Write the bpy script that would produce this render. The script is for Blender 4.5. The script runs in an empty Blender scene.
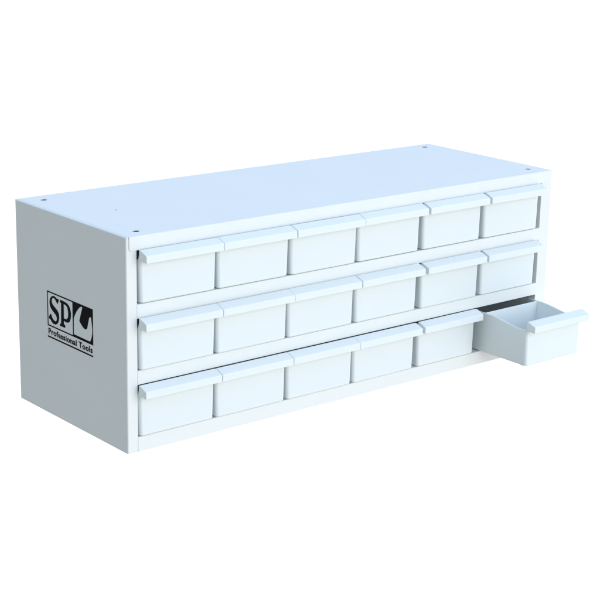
import bpy, bmesh, math, random
from mathutils import Vector, Matrix

sc = bpy.context.scene
col = sc.collection

# ------------------------------------------------------------------ camera
ROT = ((0.77297344, -0.63414125, 0.01941468),      # right
       (0.15770947, 0.22169751, 0.96227747),       # up
       (0.61452403, 0.74075305, -0.27137637))      # forward
cam_data = bpy.data.cameras.new('camera')
cam = bpy.data.objects.new('camera', cam_data)
col.objects.link(cam)
r_, u_, f_ = [Vector(v) for v in ROT]
cam.matrix_world = Matrix(((r_.x, u_.x, -f_.x, -0.80525),
                           (r_.y, u_.y, -f_.y, -1.23148),
                           (r_.z, u_.z, -f_.z, 0.57408),
                           (0, 0, 0, 1)))
cam_data.sensor_width = 36.0
cam_data.lens = 1584.28 / 600 * 36.0
cam_data.clip_start = 0.05
cam_data.clip_end = 200
sc.camera = cam

# ------------------------------------------------------------------ world: made-up light, set by direction
# bright white below, added to shine through the floor sheet, dark on the left,
# soft blue overhead
world = bpy.data.worlds.new('World')
sc.world = world
world.use_nodes = True
wn = world.node_tree.nodes
wl = world.node_tree.links
wn.clear()
out = wn.new('ShaderNodeOutputWorld')
bg = wn.new('ShaderNodeBackground')
tc = wn.new('ShaderNodeTexCoord')
sep = wn.new('ShaderNodeSeparateXYZ')
wl.new(tc.outputs['Generated'], sep.inputs[0])


def maprange(src, a, b, c=0.0, d=1.0, smooth=True):
    m = wn.new('ShaderNodeMapRange')
    if smooth:
        m.interpolation_type = 'SMOOTHSTEP'
    m.inputs['From Min'].default_value = a
    m.inputs['From Max'].default_value = b
    m.inputs['To Min'].default_value = c
    m.inputs['To Max'].default_value = d
    wl.new(src, m.inputs['Value'])
    return m.outputs['Result']


def mixc(fac, a, b):
    m = wn.new('ShaderNodeMix')
    m.data_type = 'RGBA'
    wl.new(fac, m.inputs[0])
    for k, v in ((6, a), (7, b)):
        if isinstance(v, tuple):
            m.inputs[k].default_value = (*v, 1)
        else:
            wl.new(v, m.inputs[k])
    return m.outputs[2]


LEFT = (0.41, 0.44, 0.34)
RIGHT = (0.95, 1.05, 1.15)
TOPC = (0.70, 0.89, 1.22)
BELOW = (1.65, 1.65, 1.65)
BELOW_LEFT = (0.12, 0.12, 0.10)
side_mix = mixc(maprange(sep.outputs['X'], -0.35, 0.35), LEFT, RIGHT)
up_mix = mixc(maprange(sep.outputs['Z'], 0.15, 0.75), side_mix, TOPC)
below_mix = mixc(maprange(sep.outputs['X'], -0.10, 0.36), BELOW_LEFT, BELOW)
full = mixc(maprange(sep.outputs['Z'], -0.02, 0.0), below_mix, up_mix)
wl.new(full, bg.inputs['Color'])
bg.inputs['Strength'].default_value = 1.0
wl.new(bg.outputs[0], out.inputs[0])

# ------------------------------------------------------------------ lamps


def area(name, loc, target, sx, sy, radiance, color):
    ld = bpy.data.lights.new(name, 'AREA')
    ld.shape = 'RECTANGLE'
    ld.size, ld.size_y = sx, sy
    ld.energy = radiance * math.pi * sx * sy
    ld.color = color
    o = bpy.data.objects.new(name, ld)
    o.location = loc
    o.rotation_euler = (Vector(target) - Vector(loc)).to_track_quat('-Z', 'Y').to_euler()
    col.objects.link(o)
    return o


area('front_fill', (0.45, -2.7, 0.86), (0.3, 0, 0.12), 2.0, 1.5, 3.95, (0.935, 0.97, 1.0))  # added lamp out of view, brightens the cabinet front

sc.view_settings.view_transform = 'Standard'
sc.view_settings.look = 'None'
sc.view_settings.exposure = 0
sc.view_settings.gamma = 1
sc.render.engine = 'CYCLES'
sc.cycles.max_bounces = 10
sc.cycles.diffuse_bounces = 6

# ------------------------------------------------------------------ materials


def mat(name, base, rough, bump=0.02, scale=900.0, spec=0.5, tint=0.02):
    m = bpy.data.materials.new(name)
    m.use_nodes = True
    nt = m.node_tree
    b = nt.nodes['Principled BSDF']
    b.inputs['Roughness'].default_value = rough
    b.inputs['Specular IOR Level'].default_value = spec
    if name == 'white_plastic':
        b.inputs['Subsurface Weight'].default_value = 0.25
        b.inputs['Subsurface Radius'].default_value = (1, 1, 1)
        b.inputs['Subsurface Scale'].default_value = 0.003
    t = nt.nodes.new('ShaderNodeTexCoord')
    n = nt.nodes.new('ShaderNodeTexNoise')
    n.inputs['Scale'].default_value = scale
    n.inputs['Detail'].default_value = 2
    nt.links.new(t.outputs['Object'], n.inputs['Vector'])
    bp = nt.nodes.new('ShaderNodeBump')
    bp.inputs['Strength'].default_value = bump
    bp.inputs['Distance'].default_value = 0.0005
    nt.links.new(n.outputs['Fac'], bp.inputs['Height'])
    lo = nt.nodes.new('ShaderNodeTexNoise')          # slow waviness of thin sheet / moulding
    lo.inputs['Scale'].default_value = 9.0
    lo.inputs['Detail'].default_value = 1
    nt.links.new(t.outputs['Object'], lo.inputs['Vector'])
    bl = nt.nodes.new('ShaderNodeBump')
    bl.inputs['Strength'].default_value = 0.5 if bump > 0 else 0.0
    bl.inputs['Distance'].default_value = 0.0012
    nt.links.new(lo.outputs['Fac'], bl.inputs['Height'])
    nt.links.new(bl.outputs[0], bp.inputs['Normal'])
    nt.links.new(bp.outputs[0], b.inputs['Normal'])
    n2 = nt.nodes.new('ShaderNodeTexNoise')
    n2.inputs['Scale'].default_value = 14.0
    n2.inputs['Detail'].default_value = 4
    nt.links.new(t.outputs['Object'], n2.inputs['Vector'])
    mx = nt.nodes.new('ShaderNodeMix')
    mx.data_type = 'RGBA'
    mx.inputs[6].default_value = (*[c * (1 - tint) for c in base], 1)
    mx.inputs[7].default_value = (*[min(1, c * (1 + tint)) for c in base], 1)
    nt.links.new(n2.outputs['Fac'], mx.inputs[0])
    nt.links.new(mx.outputs[2], b.inputs['Base Color'])
    return m


PAINT = mat('white_powder_coat', (0.78, 0.80, 0.785), 0.42, bump=0.10, scale=1100)
PLASTIC = mat('white_plastic', (0.76, 0.81, 0.82), 0.45, bump=0.04, scale=700)
INK = mat('black_ink', (0.004, 0.004, 0.006), 0.6, bump=0.0, spec=0.08)

FLOOR_SHEET = bpy.data.materials.new('backlit_floor_sheet')  # made-up sheet: bright world below shows through as shadowless white
FLOOR_SHEET.use_nodes = True
nt = FLOOR_SHEET.node_tree
nt.nodes.clear()
mo = nt.nodes.new('ShaderNodeOutputMaterial')
tr = nt.nodes.new('ShaderNodeBsdfTranslucent')
df = nt.nodes.new('ShaderNodeBsdfTransparent')
ms = nt.nodes.new('ShaderNodeMixShader')
nz = nt.nodes.new('ShaderNodeTexNoise')
nz.inputs['Scale'].default_value = 30
cr = nt.nodes.new('ShaderNodeMix')
cr.data_type = 'RGBA'
cr.inputs[6].default_value = (0.96, 0.96, 0.96, 1)
cr.inputs[7].default_value = (0.98, 0.98, 0.98, 1)
nt.links.new(nz.outputs['Fac'], cr.inputs[0])
nt.links.new(cr.outputs[2], tr.inputs['Color'])
df.inputs['Color'].default_value = (0.97, 0.97, 0.97, 1)
ms.inputs[0].default_value = 0.55
nt.links.new(tr.outputs[0], ms.inputs[1])
nt.links.new(df.outputs[0], ms.inputs[2])
nt.links.new(ms.outputs[0], mo.inputs[0])

# ------------------------------------------------------------------ mesh helpers


def link(name, bm, m, parent=None, bevel=0.0, seg=2, smooth=True):
    bmesh.ops.remove_doubles(bm, verts=bm.verts, dist=1e-6)
    bmesh.ops.recalc_face_normals(bm, faces=bm.faces)
    me = bpy.data.meshes.new(name)
    bm.to_mesh(me)
    bm.free()
    me.materials.append(m)
    o = bpy.data.objects.new(name, me)
    col.objects.link(o)
    o.parent = parent
    if bevel:
        md = o.modifiers.new('bevel', 'BEVEL')
        md.width = bevel
        md.segments = seg
        md.limit_method = 'ANGLE'
        md.angle_limit = math.radians(40)
        md.harden_normals = False
    if smooth:
        for p in me.polygons:
            p.use_smooth = True
        me.set_sharp_from_angle(angle=math.radians(35))
    return o


def bake(o):
    """apply the modifiers of an object to its mesh"""
    w = o.modifiers.new('weighted', 'WEIGHTED_NORMAL')
    w.keep_sharp = True
    w.weight = 100
    dg = bpy.context.evaluated_depsgraph_get()
    me = bpy.data.meshes.new_from_object(o.evaluated_get(dg))
    o.modifiers.clear()
    o.data = me


def box(bm, x0, x1, y0, y1, z0, z1):
    v = [bm.verts.new((x, y, z)) for z in (z0, z1) for x, y in ((x0, y0), (x1, y0), (x1, y1), (x0, y1))]
    for f in ((0, 1, 2, 3), (4, 5, 6, 7), (0, 1, 5, 4), (1, 2, 6, 5), (2, 3, 7, 6), (3, 0, 4, 7)):
        bm.faces.new([v[i] for i in f])


def prism(bm, poly, axis, a, b):
    """extrude a closed 2-D polygon along an axis"""
    def P(p, t):
        if axis == 'x':
            return (t, p[0], p[1])
        if axis == 'y':
            return (p[0], t, p[1])
        return (p[0], p[1], t)
    A = [bm.verts.new(P(p, a)) for p in poly]
    B = [bm.verts.new(P(p, b)) for p in poly]
    n = len(poly)
    bm.faces.new(A)
    bm.faces.new(B)
    for i in range(n):
        bm.faces.new([A[i], A[(i + 1) % n], B[(i + 1) % n], B[i]])


def arc(cx, cy, r, a0, a1, n=5):
    return [(cx + r * math.cos(math.radians(a0 + (a1 - a0) * i / n)),
             cy + r * math.sin(math.radians(a0 + (a1 - a0) * i / n))) for i in range(n + 1)]


# ------------------------------------------------------------------ added floor sheet, lit through from below
bm = bmesh.new()
vs = [bm.verts.new(p) for p in ((-40, -40, -0.0015), (40, -40, -0.0015), (40, 40, -0.0015), (-40, 40, -0.0015))]
bm.faces.new(vs)
ground = link('ground', bm, FLOOR_SHEET, smooth=False)
ground['kind'] = 'structure'

# ------------------------------------------------------------------ cabinet
W, D, H = 0.600, 0.2102, 0.2198
T = 0.0012
JL, JR = 0.0122, 0.0170          # jamb widths
root = bpy.data.objects.new('drawer_cabinet', None)
root.empty_display_size = 0.05
col.objects.link(root)
root['label'] = 'white steel parts cabinet with three rows of drawers, bottom right one pulled open'
root['category'] = 'drawer cabinet'


def side_profile(w, mirror):
    r = 0.0014
    pts = [(w, 0), (w, 0.011), (w - T, 0.011), (w - T, T), (T, T), (T, D - T), (0.010, D - T), (0.010, D)]
    pts += arc(r, D - r, r, 90, 180)
    pts += arc(r, r, r, 180, 270)
    if mirror:
        pts = [(W - x, y) for x, y in pts]
    return pts


for nm, w, mir in (('side_panel', JL, False), ('side_panel', JR, True)):
    bm = bmesh.new()
    prism(bm, side_profile(w, mir), 'z', 0.0, H - 0.0013)
    o = link(nm, bm, PAINT, root, bevel=0.00025, seg=1)
    bake(o)

# top panel: sheet folded down at front and back, with four round holes
TT = 0.0007
FZ = 0.2058
r = 0.0012
prof = [(-0.0010, FZ), (0.0001, FZ), (0.0001, H - TT), (D - 0.0001, H - TT), (D - 0.0001, H - 0.012), (D + 0.0010, H - 0.012)]
prof += arc(D + 0.001 - r, H - r, r, 0, 90)
prof += arc(-0.001 + r, H - r, r, 90, 180)
bm = bmesh.new()
prism(bm, prof, 'x', 0.0032, W - 0.0032)
# rounded lower corners of the front flange
es = [e for e in bm.edges if all(abs(v.co.z - FZ) < 1e-6 for v in e.verts) and abs(e.verts[0].co.y - e.verts[1].co.y) > 5e-4]
bmesh.ops.bevel(bm, geom=es, offset=0.0028, segments=5, affect='EDGES', profile=0.5)
top = link('top_panel', bm, PAINT, root)
bm = bmesh.new()
HOLES = [(0.0230, 0.1905), (0.0232, 0.0175), (0.5778, 0.1950), (0.5795, 0.0205)]
for hx, hy in HOLES:
    prism(bm, arc(hx, hy, 0.0034, 0, 350, 35), 'z', H - 0.004, H + 0.004)
cut = link('hole_cutter', bm, PAINT)
md = top.modifiers.new('holes', 'BOOLEAN')
md.operation = 'DIFFERENCE'
md.solver = 'EXACT'
md.object = cut
bv = top.modifiers.new('bevel', 'BEVEL')
bv.width = 0.00022
bv.segments = 2
bv.limit_method = 'ANGLE'
bv.angle_limit = math.radians(50)
bake(top)
bpy.data.objects.remove(cut, do_unlink=True)
# the two end edges of the top, rolled under onto the side panels
for nm, x0, x1 in (('top_edge', 0.0, 0.0030), ('top_edge', W - 0.0030, W)):
    bm = bmesh.new()
    rr = 0.0012
    z0, z1 = H - 0.0013, H - 0.0001
    if x0 == 0.0:
        pr = [(x1, z0), (x1, z1)] + arc(x0 + rr, z1 - rr, rr, 90, 180)
    else:
        pr = [(x0, z0)] + arc(x1 - rr, z1 - rr, rr, 0, 90) + [(x0, z1)]
    prism(bm, pr, 'y', 0.0, D)
    bake(link(nm, bm, PAINT, top, bevel=0.0002, seg=1))

# speck of dirt caught in the paint of the top
bm = bmesh.new()
bmesh.ops.create_uvsphere(bm, u_segments=8, v_segments=5, radius=0.0006, matrix=Matrix.Translation((0.0583, 0.1067, H)))
link('paint_speck', bm, mat('grey_speck', (0.12, 0.12, 0.13), 0.6, 0), top)

# back panel
bm = bmesh.new()
box(bm, T + 0.0002, W - T - 0.0002, D - 2 * T - 0.0002, D - T - 0.0002, 0.0004, H - T - 0.0004)
link('back_panel', bm, PAINT, root)

# bottom and two shelves: tray with a folded front strip
SHELF = [(0.0, 0.0155, 'bottom_panel'), (0.0699, 0.0842, 'shelf'), (0.1374, 0.1518, 'shelf')]
for z0, z1, nm in SHELF:
    bm = bmesh.new()
    rr = 0.0010
    y0 = -0.0004
    pr = [(y0, z0), (y0 + T, z0), (y0 + T, z1 - T), (D - 0.004, z1 - T), (D - 0.004, z1)]
    pr += arc(y0 + rr, z1 - rr, rr, 90, 180)
    prism(bm, pr, 'x', JL - 0.0002, W - JR + 0.0034)
    o = link(nm, bm, PAINT, root, bevel=0.0002, seg=1)
    bake(o)
# rails that carry the trays along both inner sides
for z0, z1, nm in SHELF:
    for x0, x1 in ((T, JL), (W - JR, W - T)):
        bm = bmesh.new()
        box(bm, x0 + 0.0001, x1 - 0.0003 if x0 < 0.1 else x1 - 0.0001, 0.0115, D - 0.005, z1 - T - 0.0090, z1 - T - 0.0003)
        link('rail', bm, PAINT, root)

# ------------------------------------------------------------------ drawer
HW = 0.0923        # handle width
BW = 0.0912        # bin width at the rim
DEPTH = 0.186
ZR = 0.0536


def ring(x0, x1, y0, y1, r, na=5, nside=26):
    P = []
    P += arc(x0 + r, y0 + r, r, 180, 270, na)
    P += arc(x1 - r, y0 + r, r, 270, 360, na)
    for i in range(1, nside):
        t = i / nside
        t = t ** 1.4
        P.append((x1, y0 + r + (y1 - y0 - 2 * r) * t))
    P += arc(x1 - r, y1 - r, r, 0, 90, na)
    P += arc(x0 + r, y1 - r, r, 90, 180, na)
    for i in range(1, nside):
        t = 1 - i / nside
        t = t ** 1.4
        P.append((x0, y0 + r + (y1 - y0 - 2 * r) * t))
    return P


def rim_z(s):
    if s < 0.0012:
        return 0.0505
    if s < 0.0030:
        t = (s - 0.0012) / 0.0018
        return 0.0505 + (0.0432 - 0.0505) * t
    t = min(1, max(0, (s - 0.010) / 0.050))
    t = t * t * (3 - 2 * t)
    return 0.0430 + (0.0482 - 0.0430) * t


def bin_mesh():
    bm = bmesh.new()
    hw = BW / 2
    taper = 0.0011
    th = 0.0019

    def lvl(z, inset, taperf, y0, y1, rr, top=False, sub=0.0):
        x = hw - inset - taper * taperf
        pts = ring(-x, x, y0 + inset * 0.9, y1 - inset, max(0.0006, rr))
        return [bm.verts.new((px, py, (rim_z(max(0.0, py)) - sub) if top else z)) for px, py in pts]
    L = []
    R0 = 0.0033
    L.append(lvl(0.0, 0.0016, 1, 0, DEPTH, R0))
    L.append(lvl(0.0003, 0.0008, 1, 0, DEPTH, R0))
    L.append(lvl(0.0009, 0.00025, 1, 0, DEPTH, R0))
    L.append(lvl(0.0018, 0.0, 1, 0, DEPTH, R0))
    L.append(lvl(0.021, 0.0, 0.5, 0, DEPTH, R0))
    L.append(lvl(0, 0.0, 0.0, 0, DEPTH, R0, top=True, sub=0.0005))
    L.append(lvl(0, 0.0004, 0.0, 0, DEPTH, R0, top=True))
    L.append(lvl(0, th - 0.0004, 0.0, 0, DEPTH, R0 - th, top=True))
    L.append(lvl(0, th, 0.0, 0, DEPTH, R0 - th, top=True, sub=0.0005))
    L.append(lvl(0.0045, th, 1.0, 0, DEPTH, 0.002))
    L.append(lvl(0.0025, th + 0.0008, 1.0, 0, DEPTH, 0.002))
    L.append(lvl(0.0019, th + 0.0028, 1.0, 0, DEPTH, 0.002))
    n = len(L[0])
    for a, b in zip(L, L[1:]):
        for i in range(n):
            bm.faces.new([a[i], a[(i + 1) % n], b[(i + 1) % n], b[i]])
    bm.faces.new(L[0])
    bm.faces.new(L[-1])
    return bm


def handle_bm():
    bm = bmesh.new()
    P = [(0.0004, ZR), (-0.0024, ZR), (-0.0125, ZR - 0.0038), (-0.0125, ZR - 0.0112), (-0.0004, ZR - 0.0104), (0.0004, ZR - 0.0104)]
    prism(bm, P, 'x', -HW / 2, HW / 2)
    return bm


def divider_bm():
    bm = bmesh.new()
    x = BW / 2 - 0.0021
    A = [(-x + 0.0010, 0.0021), (x - 0.0010, 0.0021), (x + 0.0002, 0.0478), (-x - 0.0002, 0.0478)]
    prism(bm, A, 'y', 0.0670, 0.0685)
    return bm


drawer0 = link('drawer', bin_mesh(), PLASTIC, root)
bake(drawer0)
h0 = link('handle', handle_bm(), PLASTIC, drawer0, bevel=0.00045, seg=2)
bake(h0)
h0.parent = drawer0
d0 = link('divider', divider_bm(), PLASTIC, drawer0, bevel=0.0003, seg=1)
bake(d0)
# small moulded stop under the bin
bm = bmesh.new()
box(bm, -0.0425, -0.0395, 0.006, 0.011, -0.0008, 0.0004)
s0 = link('stop_tab', bm, PLASTIC, drawer0, bevel=0.0003, seg=1)
bake(s0)

ROWS = {
    0.1529: [0.0130, 0.1060, 0.1993, 0.2927, 0.3884, 0.4842],
    0.0850: [0.0122, 0.1050, 0.1978, 0.2913, 0.3880, 0.4840],
    0.0163: [0.0118, 0.1047, 0.1976, 0.2903, 0.3873, 0.4882],
}
random.seed(4)
kids = list(drawer0.children)
first = True
for z0, xs in ROWS.items():
    for k, x in enumerate(xs):
        opened = (z0 < 0.02 and k == 5)
        if first:
            d = drawer0
            first = False
        else:
            d = drawer0.copy()
            col.objects.link(d)
            d.parent = root
            for c in kids:
                cc = c.copy()
                col.objects.link(cc)
                cc.parent = d
        y = -0.0030 + random.uniform(-0.0005, 0.0004)
        if opened:
            y = -0.0750
            d['label'] = 'white plastic drawer pulled out and open, at bottom right'
        d.location = (x + HW / 2, y, z0)
        d.rotation_euler = (0, 0, random.uniform(-0.002, 0.002))

# ------------------------------------------------------------------ logo printed on the left side
SX = -0.00008
RX = Vector(ROT[0]); UX = Vector(ROT[1]); FX = Vector(ROT[2])
CAM = Vector((-0.80525, -1.23148, 0.57408))


def side_pt(px, py):
    """where the corner points read off the printed mark lie on the side panel"""
    d = RX * ((px - 300) / 1584.28) + UX * (-(py - 300) / 1584.28) + FX
    t = (0 - CAM.x) / d.x
    p = CAM + d * t
    return (p.y, p.z)


def Z15(pts):
    return [side_pt(45 + a / 15, 290 + b / 15) for a, b in pts]


def Z12(pts):
    return [side_pt(70 + a / 12, 300 + b / 12) for a, b in pts]


def sm(pts, closed=True, n=4):
    """Catmull-Rom through the points"""
    o = []
    m = len(pts)
    for i in range(m):
        p0, p1, p2, p3 = pts[(i - 1) % m], pts[i], pts[(i + 1) % m], pts[(i + 2) % m]
        for k in range(n):
            t = k / n
            o.append(tuple(0.5 * ((2 * p1[j]) + (-p0[j] + p2[j]) * t + (2 * p0[j] - 5 * p1[j] + 4 * p2[j] - p3[j]) * t * t
                                  + (-p0[j] + 3 * p1[j] - 3 * p2[j] + p3[j]) * t ** 3) for j in (0, 1)))
    return o


def ink_shape(splines):
    """filled flat outline -> thin layer of ink mesh, in the panel plane"""
    cu = bpy.data.curves.new('ink', 'CURVE')
    cu.dimensions = '2D'
    cu.fill_mode = 'BOTH'
    cu.extrude = 0.00004
    for pts in splines:
        s = cu.splines.new('POLY')
        s.points.add(len(pts) - 1)
        for q, p in zip(s.points, pts):
            q.co = (-p[0], p[1], 0, 1)          # seen from the left the y axis runs right to left
        s.use_cyclic_u = True
    o = bpy.data.objects.new('ink', cu)
    col.objects.link(o)
    dg = bpy.context.evaluated_depsgraph_get()
    me = bpy.data.meshes.new_from_object(o.evaluated_get(dg))
    bpy.data.objects.remove(o, do_unlink=True)
    return me


def place_ink(meshes, name, parent):
    bm = bmesh.new()
    for me in meshes:
        bm.from_mesh(me)
    for v in bm.verts:
        u, w, t = v.co
        v.co = (SX - t, -u, w)
    return link(name, bm, INK, parent, smooth=False)


def rect(y0, y1, z0, z1):
    return [(y0, z0), (y1, z0), (y1, z1), (y0, z1)]


YL, YR, ZB, ZT = 0.1488, 0.0607, 0.0971, 0.1347
YD = 0.0979      # dividing rule
frame = [ink_shape([rect(YL, YD - 0.0004, ZB, ZT), rect(YL - 0.0017, YD + 0.0012, ZB + 0.0014, ZT - 0.0014)])]
wrench = Z12([(44, 408), (46, 300), (46, 218), (60, 178), (84, 128), (112, 92), (132, 80), (146, 86),
              (146, 104), (132, 160), (120, 215), (112, 250), (132, 288), (156, 328), (178, 350), (196, 354), (208, 336), (218, 280), (228, 225), (236, 206),
              (246, 204), (254, 222), (262, 290), (268, 350), (267, 410), (258, 462), (242, 500)])
# outer block of the right half minus the wrench
Rt = [(YD - 0.0004, ZB), (YR, ZB), (YR, ZT), (YD - 0.0004, ZT)]
frame.append(ink_shape([Rt, wrench]))
S = sm(Z15([(207, 150), (200, 180), (190, 210), (172, 182), (152, 142), (126, 118), (107, 132), (102, 172), (116, 214), (150, 262), (186, 308), (208, 358),
            (214, 410), (208, 462), (190, 502), (160, 518), (126, 505), (100, 474), (88, 446), (68, 430), (60, 405), (80, 358), (96, 368), (106, 402),
            (126, 442), (150, 466), (168, 466), (178, 444), (174, 404), (158, 370), (124, 325), (90, 272), (72, 216), (69, 165), (80, 120), (101, 95),
            (128, 90), (154, 104), (174, 128), (190, 132)]), n=3)
frame.append(ink_shape([S]))
Pp = Z15([(224, 146), (262, 160), (300, 180), (334, 205), (362, 240), (380, 290), (391, 350), (388, 420), (374, 475), (345, 492), (315, 484), (285, 462),
          (285, 514), (306, 532), (304, 570), (226, 536), (226, 500), (242, 504), (242, 196), (224, 184)])
Ph = Z15([(281, 212), (284, 418), (298, 434), (326, 440), (345, 412), (348, 370), (346, 318), (334, 262), (310, 226)])
frame.append(ink_shape([Pp, Ph]))
frame.append(ink_shape([rect(0.1490, 0.0613, 0.0846, 0.0862)]))
logo = place_ink(frame, 'logo', root)
logo['label'] = 'black printed mark, letters SP beside a spanner head on a black square'

# small lettering between the box and the rule
fc = bpy.data.curves.new('words', 'FONT')
fc.body = 'Professional Tools'
fc.size = 0.0098
fc.extrude = 0.00004
fc.offset = 0.00024
fc.space_character = 1.12
fo = bpy.data.objects.new('words', fc)
col.objects.link(fo)
dg = bpy.context.evaluated_depsgraph_get()
me = bpy.data.meshes.new_from_object(fo.evaluated_get(dg))
bpy.data.objects.remove(fo, do_unlink=True)
xs = [v.co.x for v in me.vertices]
zs = [v.co.y for v in me.vertices]
wx = max(xs) - min(xs)
kx = 0.0848 / wx
for v in me.vertices:
    v.co = (-0.1475 + (v.co.x - min(xs)) * kx, 0.0886 + v.co.y * 0.90, v.co.z)
bold = me.copy()                       # a second strike a hair to the side makes the strokes heavier
for v in bold.vertices:
    v.co.x += 0.00038
    v.co.z += 0.00001
place_ink([me, bold], 'lettering', logo)
